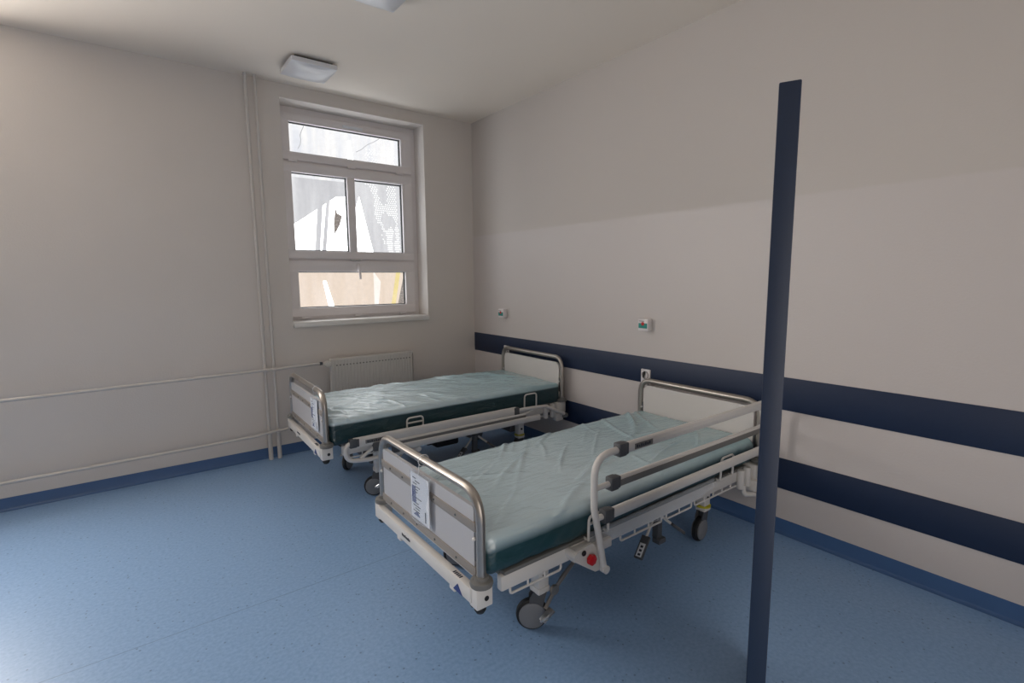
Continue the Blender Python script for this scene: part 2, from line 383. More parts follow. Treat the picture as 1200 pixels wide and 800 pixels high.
for x0, x1, x2, x3 in ((-1.384, -1.327, -1.406, -1.462), (-1.289, -1.251, -1.34, -1.387)):
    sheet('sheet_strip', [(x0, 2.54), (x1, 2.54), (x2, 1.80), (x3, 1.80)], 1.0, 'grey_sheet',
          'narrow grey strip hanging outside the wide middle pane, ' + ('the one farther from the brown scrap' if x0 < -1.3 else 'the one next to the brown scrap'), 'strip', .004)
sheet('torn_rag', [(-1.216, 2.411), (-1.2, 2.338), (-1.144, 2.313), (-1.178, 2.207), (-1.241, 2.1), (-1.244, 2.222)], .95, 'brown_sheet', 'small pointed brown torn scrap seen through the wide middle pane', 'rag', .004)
sheet('scaffold_sheet', [(-1.60, 1.77), (-.2, 1.77), (-.2, 1.1), (-1.85, 1.1), (-1.72, 1.32), (-1.632, 1.50), (-1.52, 1.66)], 1.06, 'beige_sheet', 'glowing beige sheet filling most of the bottom pane', 'sheet')
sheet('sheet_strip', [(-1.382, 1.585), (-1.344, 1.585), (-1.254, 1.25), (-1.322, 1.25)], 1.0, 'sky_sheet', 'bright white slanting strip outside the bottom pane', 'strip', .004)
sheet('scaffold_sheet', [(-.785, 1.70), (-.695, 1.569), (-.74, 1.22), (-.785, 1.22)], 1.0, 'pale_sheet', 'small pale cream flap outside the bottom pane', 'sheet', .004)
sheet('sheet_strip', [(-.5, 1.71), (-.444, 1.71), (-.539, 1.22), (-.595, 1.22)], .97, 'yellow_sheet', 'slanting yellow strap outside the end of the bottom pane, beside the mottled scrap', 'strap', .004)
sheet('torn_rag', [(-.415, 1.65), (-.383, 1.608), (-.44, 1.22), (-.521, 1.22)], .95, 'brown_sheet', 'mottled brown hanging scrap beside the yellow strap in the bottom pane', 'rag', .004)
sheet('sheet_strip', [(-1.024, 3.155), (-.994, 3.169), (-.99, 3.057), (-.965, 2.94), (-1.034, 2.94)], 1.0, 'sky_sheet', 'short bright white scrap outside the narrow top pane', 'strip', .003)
def creases(lines, y):
    b = MB()
    for (x0, z0), (x1, z1) in lines:
        n_ = 6; pts = [(x0+(x1-x0)*i/n_+.01*math.sin(i*1.7), y, z0+(z1-z0)*i/n_) for i in range(n_+1)]
        b.sweep(pts, .004, 5)
    return b  # thin glowing tubes drawn for faint crack lines in the sheeting
for ln, lb in ((((-.93, 3.05), (-.62, 3.26)), 'thin grey cord slanting across the sheet outside the top pane, beside the netting'), (((-1.50, 3.28), (-1.56, 3.0)), 'thin grey cord hanging at the far end of the top pane away from the netting')):
    tag(creases([ln], 1.0).build('sheet_foldline', 'crease'), lb, 'foldline')
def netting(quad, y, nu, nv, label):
    """glowing diamonds that stand in for daylight through an open-weave net"""
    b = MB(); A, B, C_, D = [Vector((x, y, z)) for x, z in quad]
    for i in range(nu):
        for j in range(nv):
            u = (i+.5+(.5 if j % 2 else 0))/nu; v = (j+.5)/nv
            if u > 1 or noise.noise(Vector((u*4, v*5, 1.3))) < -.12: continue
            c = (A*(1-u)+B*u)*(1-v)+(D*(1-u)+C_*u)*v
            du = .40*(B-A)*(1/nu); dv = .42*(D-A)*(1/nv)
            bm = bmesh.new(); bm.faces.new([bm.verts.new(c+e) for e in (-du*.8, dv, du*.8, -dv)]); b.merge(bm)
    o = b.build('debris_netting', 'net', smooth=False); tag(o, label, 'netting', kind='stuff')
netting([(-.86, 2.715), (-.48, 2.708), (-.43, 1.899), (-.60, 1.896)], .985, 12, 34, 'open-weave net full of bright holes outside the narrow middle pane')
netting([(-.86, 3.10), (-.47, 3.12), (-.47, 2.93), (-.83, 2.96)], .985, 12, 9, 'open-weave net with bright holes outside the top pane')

# ------------------------------------------------------------------ radiator and pipes
rad = empty('radiator', (-1.255, -.08, .25)); tag(rad, 'white ribbed panel radiator below the window behind the far bed', 'radiator')
b = MB()
x0, x1, z0, z1 = -.425, .415, 0, .60
npt = 27; pts = []
pitch = (x1-x0)/npt
prof = []
for i in range(npt):
    a = x0+i*pitch
    prof += [(a, -.030), (a+pitch*.66, -.030), (a+pitch*.76, -.026), (a+pitch*.92, -.026)]
prof += [(x1, -.030), (x1, -.012), (x0, -.012)]
b.poly([(x, y, z0+.025) for x, y in prof], (0, 0, z1-z0-.035))
b.box(x0, x1, -.0305, -.012, z0, z0+.03, .006).box(x0, x1, -.0305, -.012, z1-.016, z1, .005)
b.box(x0, x1, .012, .03, z0+.01, z1-.01, .006)
b.box(x0-.004, x0+.012, -.026, .035, z0+.01, z1+.004, .004).box(x1-.012, x1+.004, -.026, .035, z0+.01, z1+.004, .004)
b.build('panel', 'rad', rad)
b = MB().box(x0, x1, -.026, .03, z1, z1+.006, .002)
b.build('top_grille', 'rad', rad)
b = MB()
for i in range(npt-3): 
    a = x0+.05+i*(x1-x0-.09)/(npt-4); MB().box(a-.007, a+.007, -.0312, -.02, z1-.062, z1-.052).build('vent_slot', 'grey', rad, smooth=False)
b = MB().lathe([(.012, 0), (.027, .004), (.030, .012), (.030, .045), (.026, .056), (.012, .060)], (-.475, -.045, .572), (0, -1, 0))
b.cyl((-.475, .0, .572), (-.475, -.05, .572), .015).cyl((-.475, 0, .572), (-.42, 0, .572), .012)
vv = b.build('thermostat_valve', 'rad', rad)
MB().cyl((-.5, 0, .572), (-.525, 0, .572), .015).build('valve_nut', 'dgrey', vv)
for a in (-.30, .27): MB().box(a, a+.03, .03, .08, .05, .5).build('wall_bracket', 'rad', rad)
# pipes
def pipe(name, pts, r, label, r_low=None, extra=None):
    b = MB().sweep(fillet(pts, .05), r, 14)
    if extra: extra(b)
    o = b.build(name, 'pipe'); return tag(o, label, 'pipe')
pipe('heating_riser', [(-2.245, -.075, .0), (-2.245, -.075, H)], .0135, 'white vertical heating pipe standing farther from the window, in the tee of the lower branch',
     extra=lambda b: b.cyl((-2.245, -.075, .0), (-2.245, -.075, .24), .019).cyl((-2.245, -.075, 1.16), (-2.245, -.075, 1.20), .018).cyl((-2.245, -.075, .79), (-2.245, -.075, .86), .018))
pipe('heating_riser', [(-2.172, -.075, .0), (-2.172, -.075, H)], .0125, 'white vertical heating pipe standing closest to the window reveal',
     extra=lambda b: b.cyl((-2.172, -.075, .0), (-2.172, -.075, .24), .018).cyl((-2.172, -.075, 1.16), (-2.172, -.075, 1.20), .017))
pipe('heating_branch_pipe', [(-5.4, -.108, .785), (-2.15, -.108, .819), (-1.778, -.08, .822)], .0125, 'upper white horizontal heating pipe running to the radiator valve')
pipe('heating_branch_pipe', [(-5.4, -.112, .215), (-2.36, -.112, .245), (-2.20, -.112, .262), (-2.12, -.112, .262), (-2.02, -.08, .285), (-1.70, -.08, .29)], .0125, 'lower white horizontal heating pipe near the floor, bending around the risers')

# ------------------------------------------------------------------ ceiling lamps
def ceiling_lamp(x, y, label):
    r = empty('ceiling_lamp', (x, y, H)); tag(r, label, 'ceiling lamp', 'square ceiling lamps')
    MB().box(-.145, .145, -.145, .145, -.022, 0, .004).build('base_plate', 'dgrey', r)
    b = bmesh.new(); N = 20; h = .172
    top = []; grid = []
    def sq(i): return -1+2*i/N
    for i in range(N+1):
        row = []
        for j in range(N+1):
            u, v = sq(i), sq(j)
            # rounded square outline, domed downward with soft rim
            k = max(abs(u), abs(v)); rr = (abs(u)**5+abs(v)**5)**(1/5) if k else 0
            s_ = k/rr if rr else 1
            z = -.052-.034*((1-abs(u)**2.6)*(1-abs(v)**2.6))**.75
            row.append(b.verts.new((u*h*(.9+.1*s_), v*h*(.9+.1*s_), z)))
        grid.append(row)
    for i in range(N):
        for j in range(N): b.faces.new((grid[i][j], grid[i][j+1], grid[i+1][j+1], grid[i+1][j]))
    be = [e for e in b.edges if e.is_boundary]
    ex = bmesh.ops.extrude_edge_only(b, edges=be); vs = [g for g in ex['geom'] if isinstance(g, bmesh.types.BMVert)]
    for v in vs: v.co.z = -.020
    bmesh.ops.recalc_face_normals(b, faces=b.faces[:])
    q = MB(); q.merge(b); q.build('lamp_cover', 'lamp', r)
ceiling_lamp(-1.865, -.525, 'square white ceiling lamp above the window')
ceiling_lamp(-1.875, -1.935, 'white ceiling lamp farther from the window, only its corner showing')

# ------------------------------------------------------------------ wall devices on the right wall
def call_unit(y, z, label):
    r = empty('nurse_call_unit', (0, y, z)); tag(r, label, 'call button', 'nurse call units on the right wall')
    MB().box(-.052, 0, -.046, .046, -.046, .046, .006).build('housing', 'pvc', r)
    MB().box(-.0535, -.050, -.040, .040, -.026, .012, .001).build('teal_panel', 'teal', r)
    MB().lathe([(.014, 0), (.014, .003), (.010, .005)], (-.053, .0, .008), (-1, 0, 0), 20).build('call_button', 'red', r)
    MB().box(-.0538, -.052, -.010, .036, .026, .030).build('printed_line', 'ink', r, smooth=False)
call_unit(-.585, 1.235, 'small white call unit with dark button on the wall above the bed under the window')
call_unit(-2.425, 1.240, 'small white call unit with teal panel and red button above the raised-rail bed')
def outlet(y, z, label):
    r = empty('double_socket', (0, y, z)); tag(r, label, 'socket', 'double sockets on the navy band')
    b = MB().box(-.016, 0, -.043, .043, -.078, .078, .005)
    b.build('cover_plate', 'pvc', r)
    for dz in (.033, -.037):
        s = MB().lathe([(.031, 0), (.031, .003), (.027, .003), (.025, -.010), (.001, -.010)], (-.016, 0, dz), (-1, 0, 0), 28).build('socket_well', 'grey', r)
        c = MB()
        for dy in (-.0095, .0095): c.cyl((-.005, dy, dz), (-.0085, dy, dz), .0028, n=10)
        c.cyl((-.004, 0, dz+.012), (-.014, 0, dz+.012), .0025, n=10)
        c.build('contact_hole', 'black', s)
outlet(-2.432, .815, 'white double wall socket on the navy band above the raised-rail bed headboard')
outlet(-.625, .815, 'white double wall socket almost hidden behind the headboard of the bed under the window')

# ------------------------------------------------------------------ beds
XC = -1.11
def bed(yc, rz, dz, folded, label):
    """local axes: +x to the head end (wall), -y to the side facing the camera, z up"""
    root = empty('hospital_bed', (XC, yc, 0), rz); tag(root, label, 'hospital bed', 'hospital beds')
    F, Hd = -1.055, 1.045      # foot and head post planes
    V = .462
    up = lambda z: z+dz
    # ---- end boards
    def endboard(x, top, panel_top, panel_bot, strips, foot):
        rr = .12 if foot else .10
        path = fillet([(x, V, up(.40)), (x, V, up(top)), (x, -V, up(top)), (x, -V, up(.40))], rr, 8)
        pr = []
        for i in range(24):
            a = 2*PI*i/24; k = 1-.10*(abs(math.sin(a*2))**8) ; pr.append((.019*k*math.cos(a), .019*k*math.sin(a)))
        o = MB().sweep(path, .019, prof=pr).build('footboard' if foot else 'headboard', 'steel', root)
        W = V-.034
        b = bmesh.new()
        c = .012 if foot else .05
        z0, z1 = up(panel_bot), up(panel_top)
        outl = [(-W, z0), (W, z0)]
        for i in range(7):
            a = i/6*PI/2; outl.append((W-c+c*math.cos(a), z1-c+c*math.sin(a)))
        for i in range(7):
            a = PI/2+i/6*PI/2; outl.append((-W+c+c*math.cos(a), z1-c+c*math.sin(a)))
        q = MB().poly([(x-.009, y, z) for y, z in outl], (.018, 0, 0)); q.build('board_panel', 'shaded_panel' if foot else 'lit_head_panel', o, smooth=False)
        for zz in strips:
            t = MB().box(x-.014, x+.014, -W-.014, W+.014, up(zz)-.019, up(zz)+.019, .003).build('trim_strip', 'taupe', o)
            for yy in (-.30, -.12, .05, .19, .33): MB().cyl((x-.0135, yy, up(zz)), (x-.0165, yy, up(zz)), .005, n=12).build('screw', 'dgrey', t)
        for sy in (-1, 1):
            MB().box(x-.008, x+.008, sy*(W+.006)-.008, sy*(W+.006)+.008, up(.52), up(.65), .003).build('side_bracket', 'dgrey', o)
            MB().lathe([(.007, 0), (.008, .006), (.004, .010)], (x-.012, sy*(W+.010), up(.615)), (-1, 0, 0), 14).build('stud', 'white_metal', o)
            if foot or True:
                MB().lathe([(.022, -.012), (.044, -.010), (.046, 0), (.043, .010), (.028, .014), (.026, .024), (.020, .026)], (x, sy*V, up(.447)), (0, 0, 1), 28).build('collar', 'grey', o)
        return o
    fb = endboard(F, .800, .737, .451, (.660, .478), True)
    hb = endboard(Hd, .822 if not folded else .835, .785, .42, (), False)
    # ---- foot cross beam with end blocks and bumpers
    fbm = MB().box(F-.046, F-.012, -V+.010, V-.010, up(.370), up(.431), .005)
    fbm.box(F-.044, F-.018, .17, .21, up(.352), up(.37), .003).box(F-.044, F-.018, -.33, -.29, up(.352), up(.37), .003)
    o = fbm.build('foot_beam', 'white_metal', root)
    MB().poly([(F-.0465, -V+.135, up(.372)), (F-.0465, -V+.065, up(.372)), (F-.0465, -V+.100, up(.408))], (-.001, 0, 0)).build('triangle_mark', 'blue_ink', o, smooth=False)
    t = MB()
    for i in range(8): t.box(F-.0475, F-.0462, .145-i*.011, .145-i*.011-.007, up(.396), up(.406+.003*(i % 3 == 0)))
    t.build('printed_lines', 'ink', o, smooth=False); t = MB()
    for i in range(5): t.box(F-.040, F-.024, -V+.15-i*.012, -V+.15-i*.012-.008, up(.4312), up(.4318))
    t.build('printed_lines', 'ink', o, smooth=False)
    for sy in (-1, 1):
        k = MB().box(F-.040, F+.034, sy*V-.028, sy*V+.028, up(.355), up(.437), .006).build('end_block', 'white_metal', o)
        MB().cyl((F+.004, sy*(V+.0275), up(.393)), (F+.004, sy*(V+.030), up(.393)), .010).build('bolt_hole', 'black', k)
        MB().lathe([(.014, 0), (.022, .004), (.024, .016), (.016, .030), (.004, .034)], (F-.008, sy*V, up(.357)), (0, 0, -1), 18).cyl((F-.028, sy*(V-.03), up(.352)), (F-.01, sy*(V-.03), up(.352)), .014).build('bumper', 'black', k)
    # ---- side bars, deck
    for sy in (-1, 1):
        y0, y1 = sorted((sy*.405, sy*.44))
        s = MB().box(-.945, .985, y0, y1, up(.345), up(.412), .008).build('side_bar', 'white_metal', root)
        MB().box(-.93, .95, sy*.425-.016, sy*.425+.016, up(.411), up(.428), .004).build('deck_edge', 'grey', s)
        # accessory rails slung under the bar
        for a, c in ((-.90, -.62), (-.225, .10), (.14, .37), (.40, .87)):
            q = MB().sweep(fillet([(a, sy*.437, up(.35)), (a, sy*.437, up(.322)), (c, sy*.437, up(.322)), (c, sy*.437, up(.35))], .015, 4), .0055, 8)
            nn = max(2, int((c-a)/.09))
            for i in range(1, nn): q.cyl((a+(c-a)*i/nn, sy*.437, up(.322)), (a+(c-a)*i/nn, sy*.437, up(.350)), .005, n=8)
            q.build('accessory_rail', 'white_metal', s)
        # wire mattress retainers
        for a in (-.475, .615):
            h_ = .085 if a < 0 else .105
            q = MB().sweep(fillet([(a, sy*.462, up(.42)), (a, sy*.466, up(.42+h_+.03)), (a+.13, sy*.466, up(.42+h_+.03)), (a+.13, sy*.462, up(.42))], .028, 5), .0065, 10)
            q.sweep([(a, sy*.464, up(.497)), (a+.13, sy*.464, up(.497))] if a < 0 else [(a, sy*.462, up(.425)), (a+.13, sy*.462, up(.425))], .0065, 10)
            q.cyl((a, sy*.435, up(.422)), (a, sy*.466, up(.422)), .0065).cyl((a+.13, sy*.435, up(.422)), (a+.13, sy*.466, up(.422)), .0065)
            q.build('mattress_retainer', 'white_metal', s)
        # sockets and corner roller at head
        q = MB()
        for xx in (.86, .935): q.cyl((xx, sy*.455, up(.305)), (xx, sy*.455, up(.425)), .023, bev=.004)
        q.box(.98, Hd+.03, min(sy*.40, sy*.485), max(sy*.40, sy*.485), up(.335), up(.43), .008)
        q.build('head_socket', 'white_metal', s)
        MB().lathe([(.02, 0), (.044, .004), (.048, .012), (.048, .024), (.044, .032), (.02, .036)], (Hd+.005, sy*.475, up(.290)), (0, 0, 1), 28).build('bumper_roller', 'grey', s)
    MB().box(-.93, .97, -.405, .405, up(.395), up(.425), .006).build('mattress_deck', 'grey', root)
    for xx in (-.86, -.35, .3, .69): MB().box(xx-.025, xx+.025, -.405, .405, up(.345), up(.395), .005).build('cross_member', 'white_metal', root)
    MB().box(Hd-.03, Hd+.03, -.42, .42, up(.35), up(.42), .006).build('cross_member', 'white_metal', root)
    # ---- chassis, lifting gear
    q = MB().box(-.66, .60, -.025, .025, .235, .28, .006).box(-.70, -.64, -.30, .30, .235, .29, .006).box(.58, .64, -.30, .30, .235, .29, .006)
    ch = q.build('chassis_beam', 'dgrey', root)
    MB().box(-.06, .16, -.12, .02, .17, .285, .02).box(-.13, -.06, -.09, -.01, .20, .26, .01).build('hydraulic_pump', 'black', ch)
    MB().cyl((-.10, .08, .24), (-.55, .08, up(.38)), .018).cyl((.12, .08, .24), (.5, .08, up(.38)), .018).build('lift_cylinder', 'chrome', ch)
    # cables behind foot beam
    MB().sweep(fillet([(-.95, .25, up(.36)), (-.92, .05, up(.39)), (-.94, -.12, up(.385)), (-.90, -.30, up(.36))], .08), .006, 8).sweep(fillet([(-.98, -.10, up(.39)), (-.985, -.30, up(.39))], .02), .012, 8).build('cable', 'black', ch)
    # ---- casters
    def caster(x, y, yaw, brake, ring_):
        fz = .165
        q = MB().box(x-.03, x+.03, y-.03, y+.03, .20, up(.345), .006)
        q.box(x-.034, x+.034, y-.034, y+.034, .185, .215, .006)
        col = q.build('leg_column', 'white_metal', root)
        for e in ((.003, 0), (0, -.003)): MB().cyl((x+e[0]*10, y+e[1]*10, .27), (x+e[0]*12, y+e[1]*12, .27), .009).build('bolt', 'black', col)
        cy, sy_ = math.cos(yaw), math.sin(yaw)
        def T(px, py, pz): return (x+px*cy-py*sy_, y+px*sy_+py*cy, pz)
        off = -.035
        f = MB().cyl((x, y, .19), (x, y, .145), .026, .022, bev=.004)
        # fork hood over the wheel
        pts = [(.030, .19), (-.030, .19), (-.048, .160), (-.052, .075), (-.042, .062), (-.026, .060), (-.012, .072), (.012, .12)]
        for s_ in (-.021, .021):
            f.poly([T(px, s_-.003, pz) for px, pz in pts], tuple(Vector(T(0, .006, 0))-Vector(T(0, 0, 0))))
        fk = f.build('caster_fork', 'dgrey', col)
        ax = Vector(T(0, 1, 0))-Vector(T(0, 0, 0)); c0 = Vector(T(off, 0, .075))
        wpr = [(.03, -.0165), (.066, -.0165), (.073, -.012), (.075, 0), (.073, .012), (.066, .0165), (.03, .0165)]
        w_ = MB().lathe(wpr, c0, ax, 36).build('wheel', 'black', col)
        MB().lathe([(.012, -.027), (.055, -.0265), (.062, -.023), (.062, .023), (.055, .0265), (.012, .027)], c0, ax, 32).build('wheel_disc', 'wheel', w_)
        if ring_: MB().lathe([(.036, 0), (.046, .002), (.046, .012), (.036, .014)], (x, y, .208), (0, 0, 1), 24).build('colour_ring', 'yellow', col)
        if brake:
            sgn = -1 if y < 0 else 1
            p = MB().sweep([(x-.01, y+sgn*.05, .125), (x+.05, y+sgn*.05, .20), (x+.16, y+sgn*.055, .29)], .009, 8)
            p.sweep([(x+.02, y+sgn*.038, .13), (x+.09, y+sgn*.045, .235), (x+.18, y+sgn*.05, .30)], .006, 8)
            p.lathe([(.022, -.008), (.024, 0), (.022, .008)], (x+.045, y+sgn*.05, .195), (0, 1, 0), 16)
            p.build('brake_link', 'steel', col)
            p = MB().sweep(fillet([(x-.055, y+sgn*.075, .098), (x-.03, y+sgn*.095, .122), (x+.015, y+sgn*.075, .128), (x-.01, y+sgn*.055, .103)], .01, 3)+[], .006, 8, closed=True)
            p.box(-.034, .034, -.02, .02, -.004, .004, .003, mx=Matrix.Translation((x-.02, y+sgn*.075, .112)) @ Matrix.Rotation(-.5, 4, 'Y'))
            p.build('brake_pedal', 'chrome', col)
    cx0, cx1 = (-.655, .655)
    yaws = {'near': (-.35, .1, 1.9, .3), 'far': (.80, -.25, 2.2, .2)}['far' if folded else 'near']
    caster(cx0, -.335, -.60 if not folded else -.45, True, False)
    caster(cx0, .335, yaws[0], True, False)
    caster(cx1, -.335, .12, False, True)
    caster(cx1, .335, .4, False, True)
    # ---- pedals on the camera side
    def pedal(p0, p1, label_white=True):
        p0, p1 = Vector(p0), Vector(p1); d = (p1-p0).normalized()
        a = MB().sweep([tuple(p0), tuple(p0.lerp(p1, .5))], .008, 8).build('pedal_arm', 'white_metal', root)
        q = p0.lerp(p1, .45)
        rot = d.to_track_quat('X', 'Z').to_matrix().to_4x4()
        L = (p1-q).length
        MB().box(0, L, -.024, .024, -.008, .008, .005, mx=Matrix.Translation(q) @ rot).build('pedal_pad', 'dgrey', a)
        t = MB()
        t.box(L*.35, L*.93, -.0155, .0155, .0078, .0092, .001, mx=Matrix.Translation(q) @ rot)
        t.build('pedal_label', 'paper', a)
        t = MB()
        for u in (.45, .62, .79): t.box(L*u, L*u+.012, -.007, .007, .0091, .0098, mx=Matrix.Translation(q) @ rot)
        t.build('pedal_symbol', 'ink', a, smooth=False)
    pedal((.155, -.345, .285), (-.02, -.385, .130))
    pedal((.215, -.345, .285), (.375, -.385, .150))
    MB().box(.145, .185, -.385, -.345, .18, .31, .006).box(.140, .20, -.40, -.35, .155, .185, .006).cyl((.165, -.345, .28), (.165, .0, .26), .012).build('pedal_bracket', 'dgrey', root)
    # ---- side rail
    yR = -.522
    bars = []
    if not folded:
        zt, zm, zl = .835, .690, .550
        pts = [(-.435, yR, .300), (-.470, yR, .46), (-.503, yR, .60), (-.505, yR, zt), (-.33, yR, zt)]
        pts = pts[:-1] + [(.965, yR, zt), (.965, yR, .60), (.985, yR, .46), (1.02, yR, .300)]
        rail = MB().sweep(fillet(pts, .10, 7), .0155, 14)
        ends = [(-.335, .935, zt), (-.385, .935, zm), (-.425, .935, zl)]
        for a, c_, z in ends[1:]: rail.cyl((-.50, yR, z), (a, yR, z), .013)
        for z in (.300,):
            rail.lathe([(.008, 0), (.019, .002), (.019, .030), (.008, .034)], (-.435, yR-.022, z), (0, 1, 0), 18)
        ro = rail.build('side_rail', 'white_metal', root)
        piv = (-.435, .300)
    else:
        zt, zm, zl = .448, .398, .362
        pts = [(-.88, yR, up(zt)), (-.955, yR, up(zt)), (-.945, yR, up(.330)), (-.80, yR, up(.312)), (-.42, yR, up(.312))]
        pts = pts[::-1][:-1] + [(.60, yR, up(zt)), (.80, yR, up(zt-.01)), (1.02, yR, up(.335))]
        rail = MB().sweep(fillet(pts, .07, 7), .0155, 14)
        ends = [(-.895, .475, zt), (-.735, .565, zm), (-.60, .715, zl)]
        rail.cyl((-.85, yR, up(.33)), (-.74, yR, up(zm)), .012).cyl((.56, yR, up(zm)), (.66, yR, up(.43)), .012)
        ends = [(a, c_, up(z)) for a, c_, z in ends]
        rail.lathe([(.008, 0), (.019, .002), (.019, .030), (.008, .034)], (-.42, yR-.022, up(.312)), (0, 1, 0), 18)
        ro = rail.build('side_rail', 'white_metal', root)
        piv = (-.435, up(.312))
    for k, (a, c_, z) in enumerate(ends):
        hh = (.024, .021, .024)[k]; tt = .0145
        if folded and k == 0: hh = .034
        yo = yR-(.012*(k) if folded else 0)
        pr = [(tt*.35, hh), (tt*.85, hh*.75), (tt, hh*.25), (tt, -hh*.6), (tt*.6, -hh), (-tt*.6, -hh), (-tt, -hh*.6), (-tt, hh*.25), (-tt*.85, hh*.75), (-tt*.35, hh)]
        br = MB().sweep([(a, yo, z), (c_, yo, z)], prof=pr).build('rail_bar', 'white_metal', ro)
        if k == 1:
            MB().box(a, c_, yo-tt-.0025, yo-tt+.002, z-hh*1.0, z+hh*.4, .002).build('grey_insert', 'insert', ro)
        MB().box(a-.028, a+.022, yo-.021, yo+.021, z-.031, z+.031, .006).box(a+.02, a+.038, yo-.018, yo+.018, z-.028, z+.028, .006).build('rail_joint', 'dgrey', ro)
        if folded and k == 0: MB().box(c_-.02, c_+.03, yo-.02, yo+.02, z-.03, z+.03, .006).build('rail_joint', 'dgrey', ro)
        if k == 0:
            sx0 = a+.08
            st = MB().box(sx0, sx0+.13, yo-tt-.0012, yo-tt+.001, z-.016, z+.010, .0005).build('rail_sticker', 'grey', ro)
            tt_ = MB()
            for i in range(7): tt_.box(sx0+.012+i*.015, sx0+.021+i*.015, yo-tt-.0022, yo-tt-.001, z-.010, z+.004-.004*(i % 2))
            tt_.build('printed_lines', 'ink', ro, smooth=False)
    # pivot bracket with red release knob
    px, pz = piv
    b_ = MB().poly([(px+.02, -.498, pz-.022), (px-.03, -.498, pz-.018), (px-.16, -.498, pz+.075), (px-.15, -.498, pz+.115), (px-.05, -.498, pz+.125), (px+.015, -.498, pz+.05)], (0, .012, 0))
    b_.box(px-.15, px+.09, -.49, -.43, pz+.06, pz+.105, .006).cyl((px-.145, -.505, pz+.095), (px-.145, -.44, pz+.095), .020)
    pb = b_.build('rail_bracket', 'white_metal', root)
    MB().lathe([(.012, 0), (.024, .004), (.026, .012), (.024, .022), (.010, .026)], (px-.068, -.500, pz+.060), (0, -1, 0), 7).build('release_knob', 'red', pb)
    MB().lathe([(.011, 0), (.013, .004), (.010, .008)], (px-.108, -.500, pz+.10), (0, -1, 0), 14).build('release_stud', 'black', pb)
    qx = 1.0
    b_ = MB().box(qx-.05, qx+.03, -.505, -.43, up(.27), up(.34), .01)
    if not folded: b_.sweep(fillet([(.87, -.47, up(.33)), (.875, -.47, up(.27)), (.95, -.49, up(.255)), (1.03, -.50, up(.235))], .03), .015, 12)
    b_.build('rail_bracket', 'white_metal', root)
    return root
bed_far = bed(-1.068, math.radians(-1.2), .048, True, 'hospital bed under the window with its side rail folded down')
bed_near = bed(-2.893, 0, 0, False, 'hospital bed with its three-bar side rail raised, standing farther from the window')

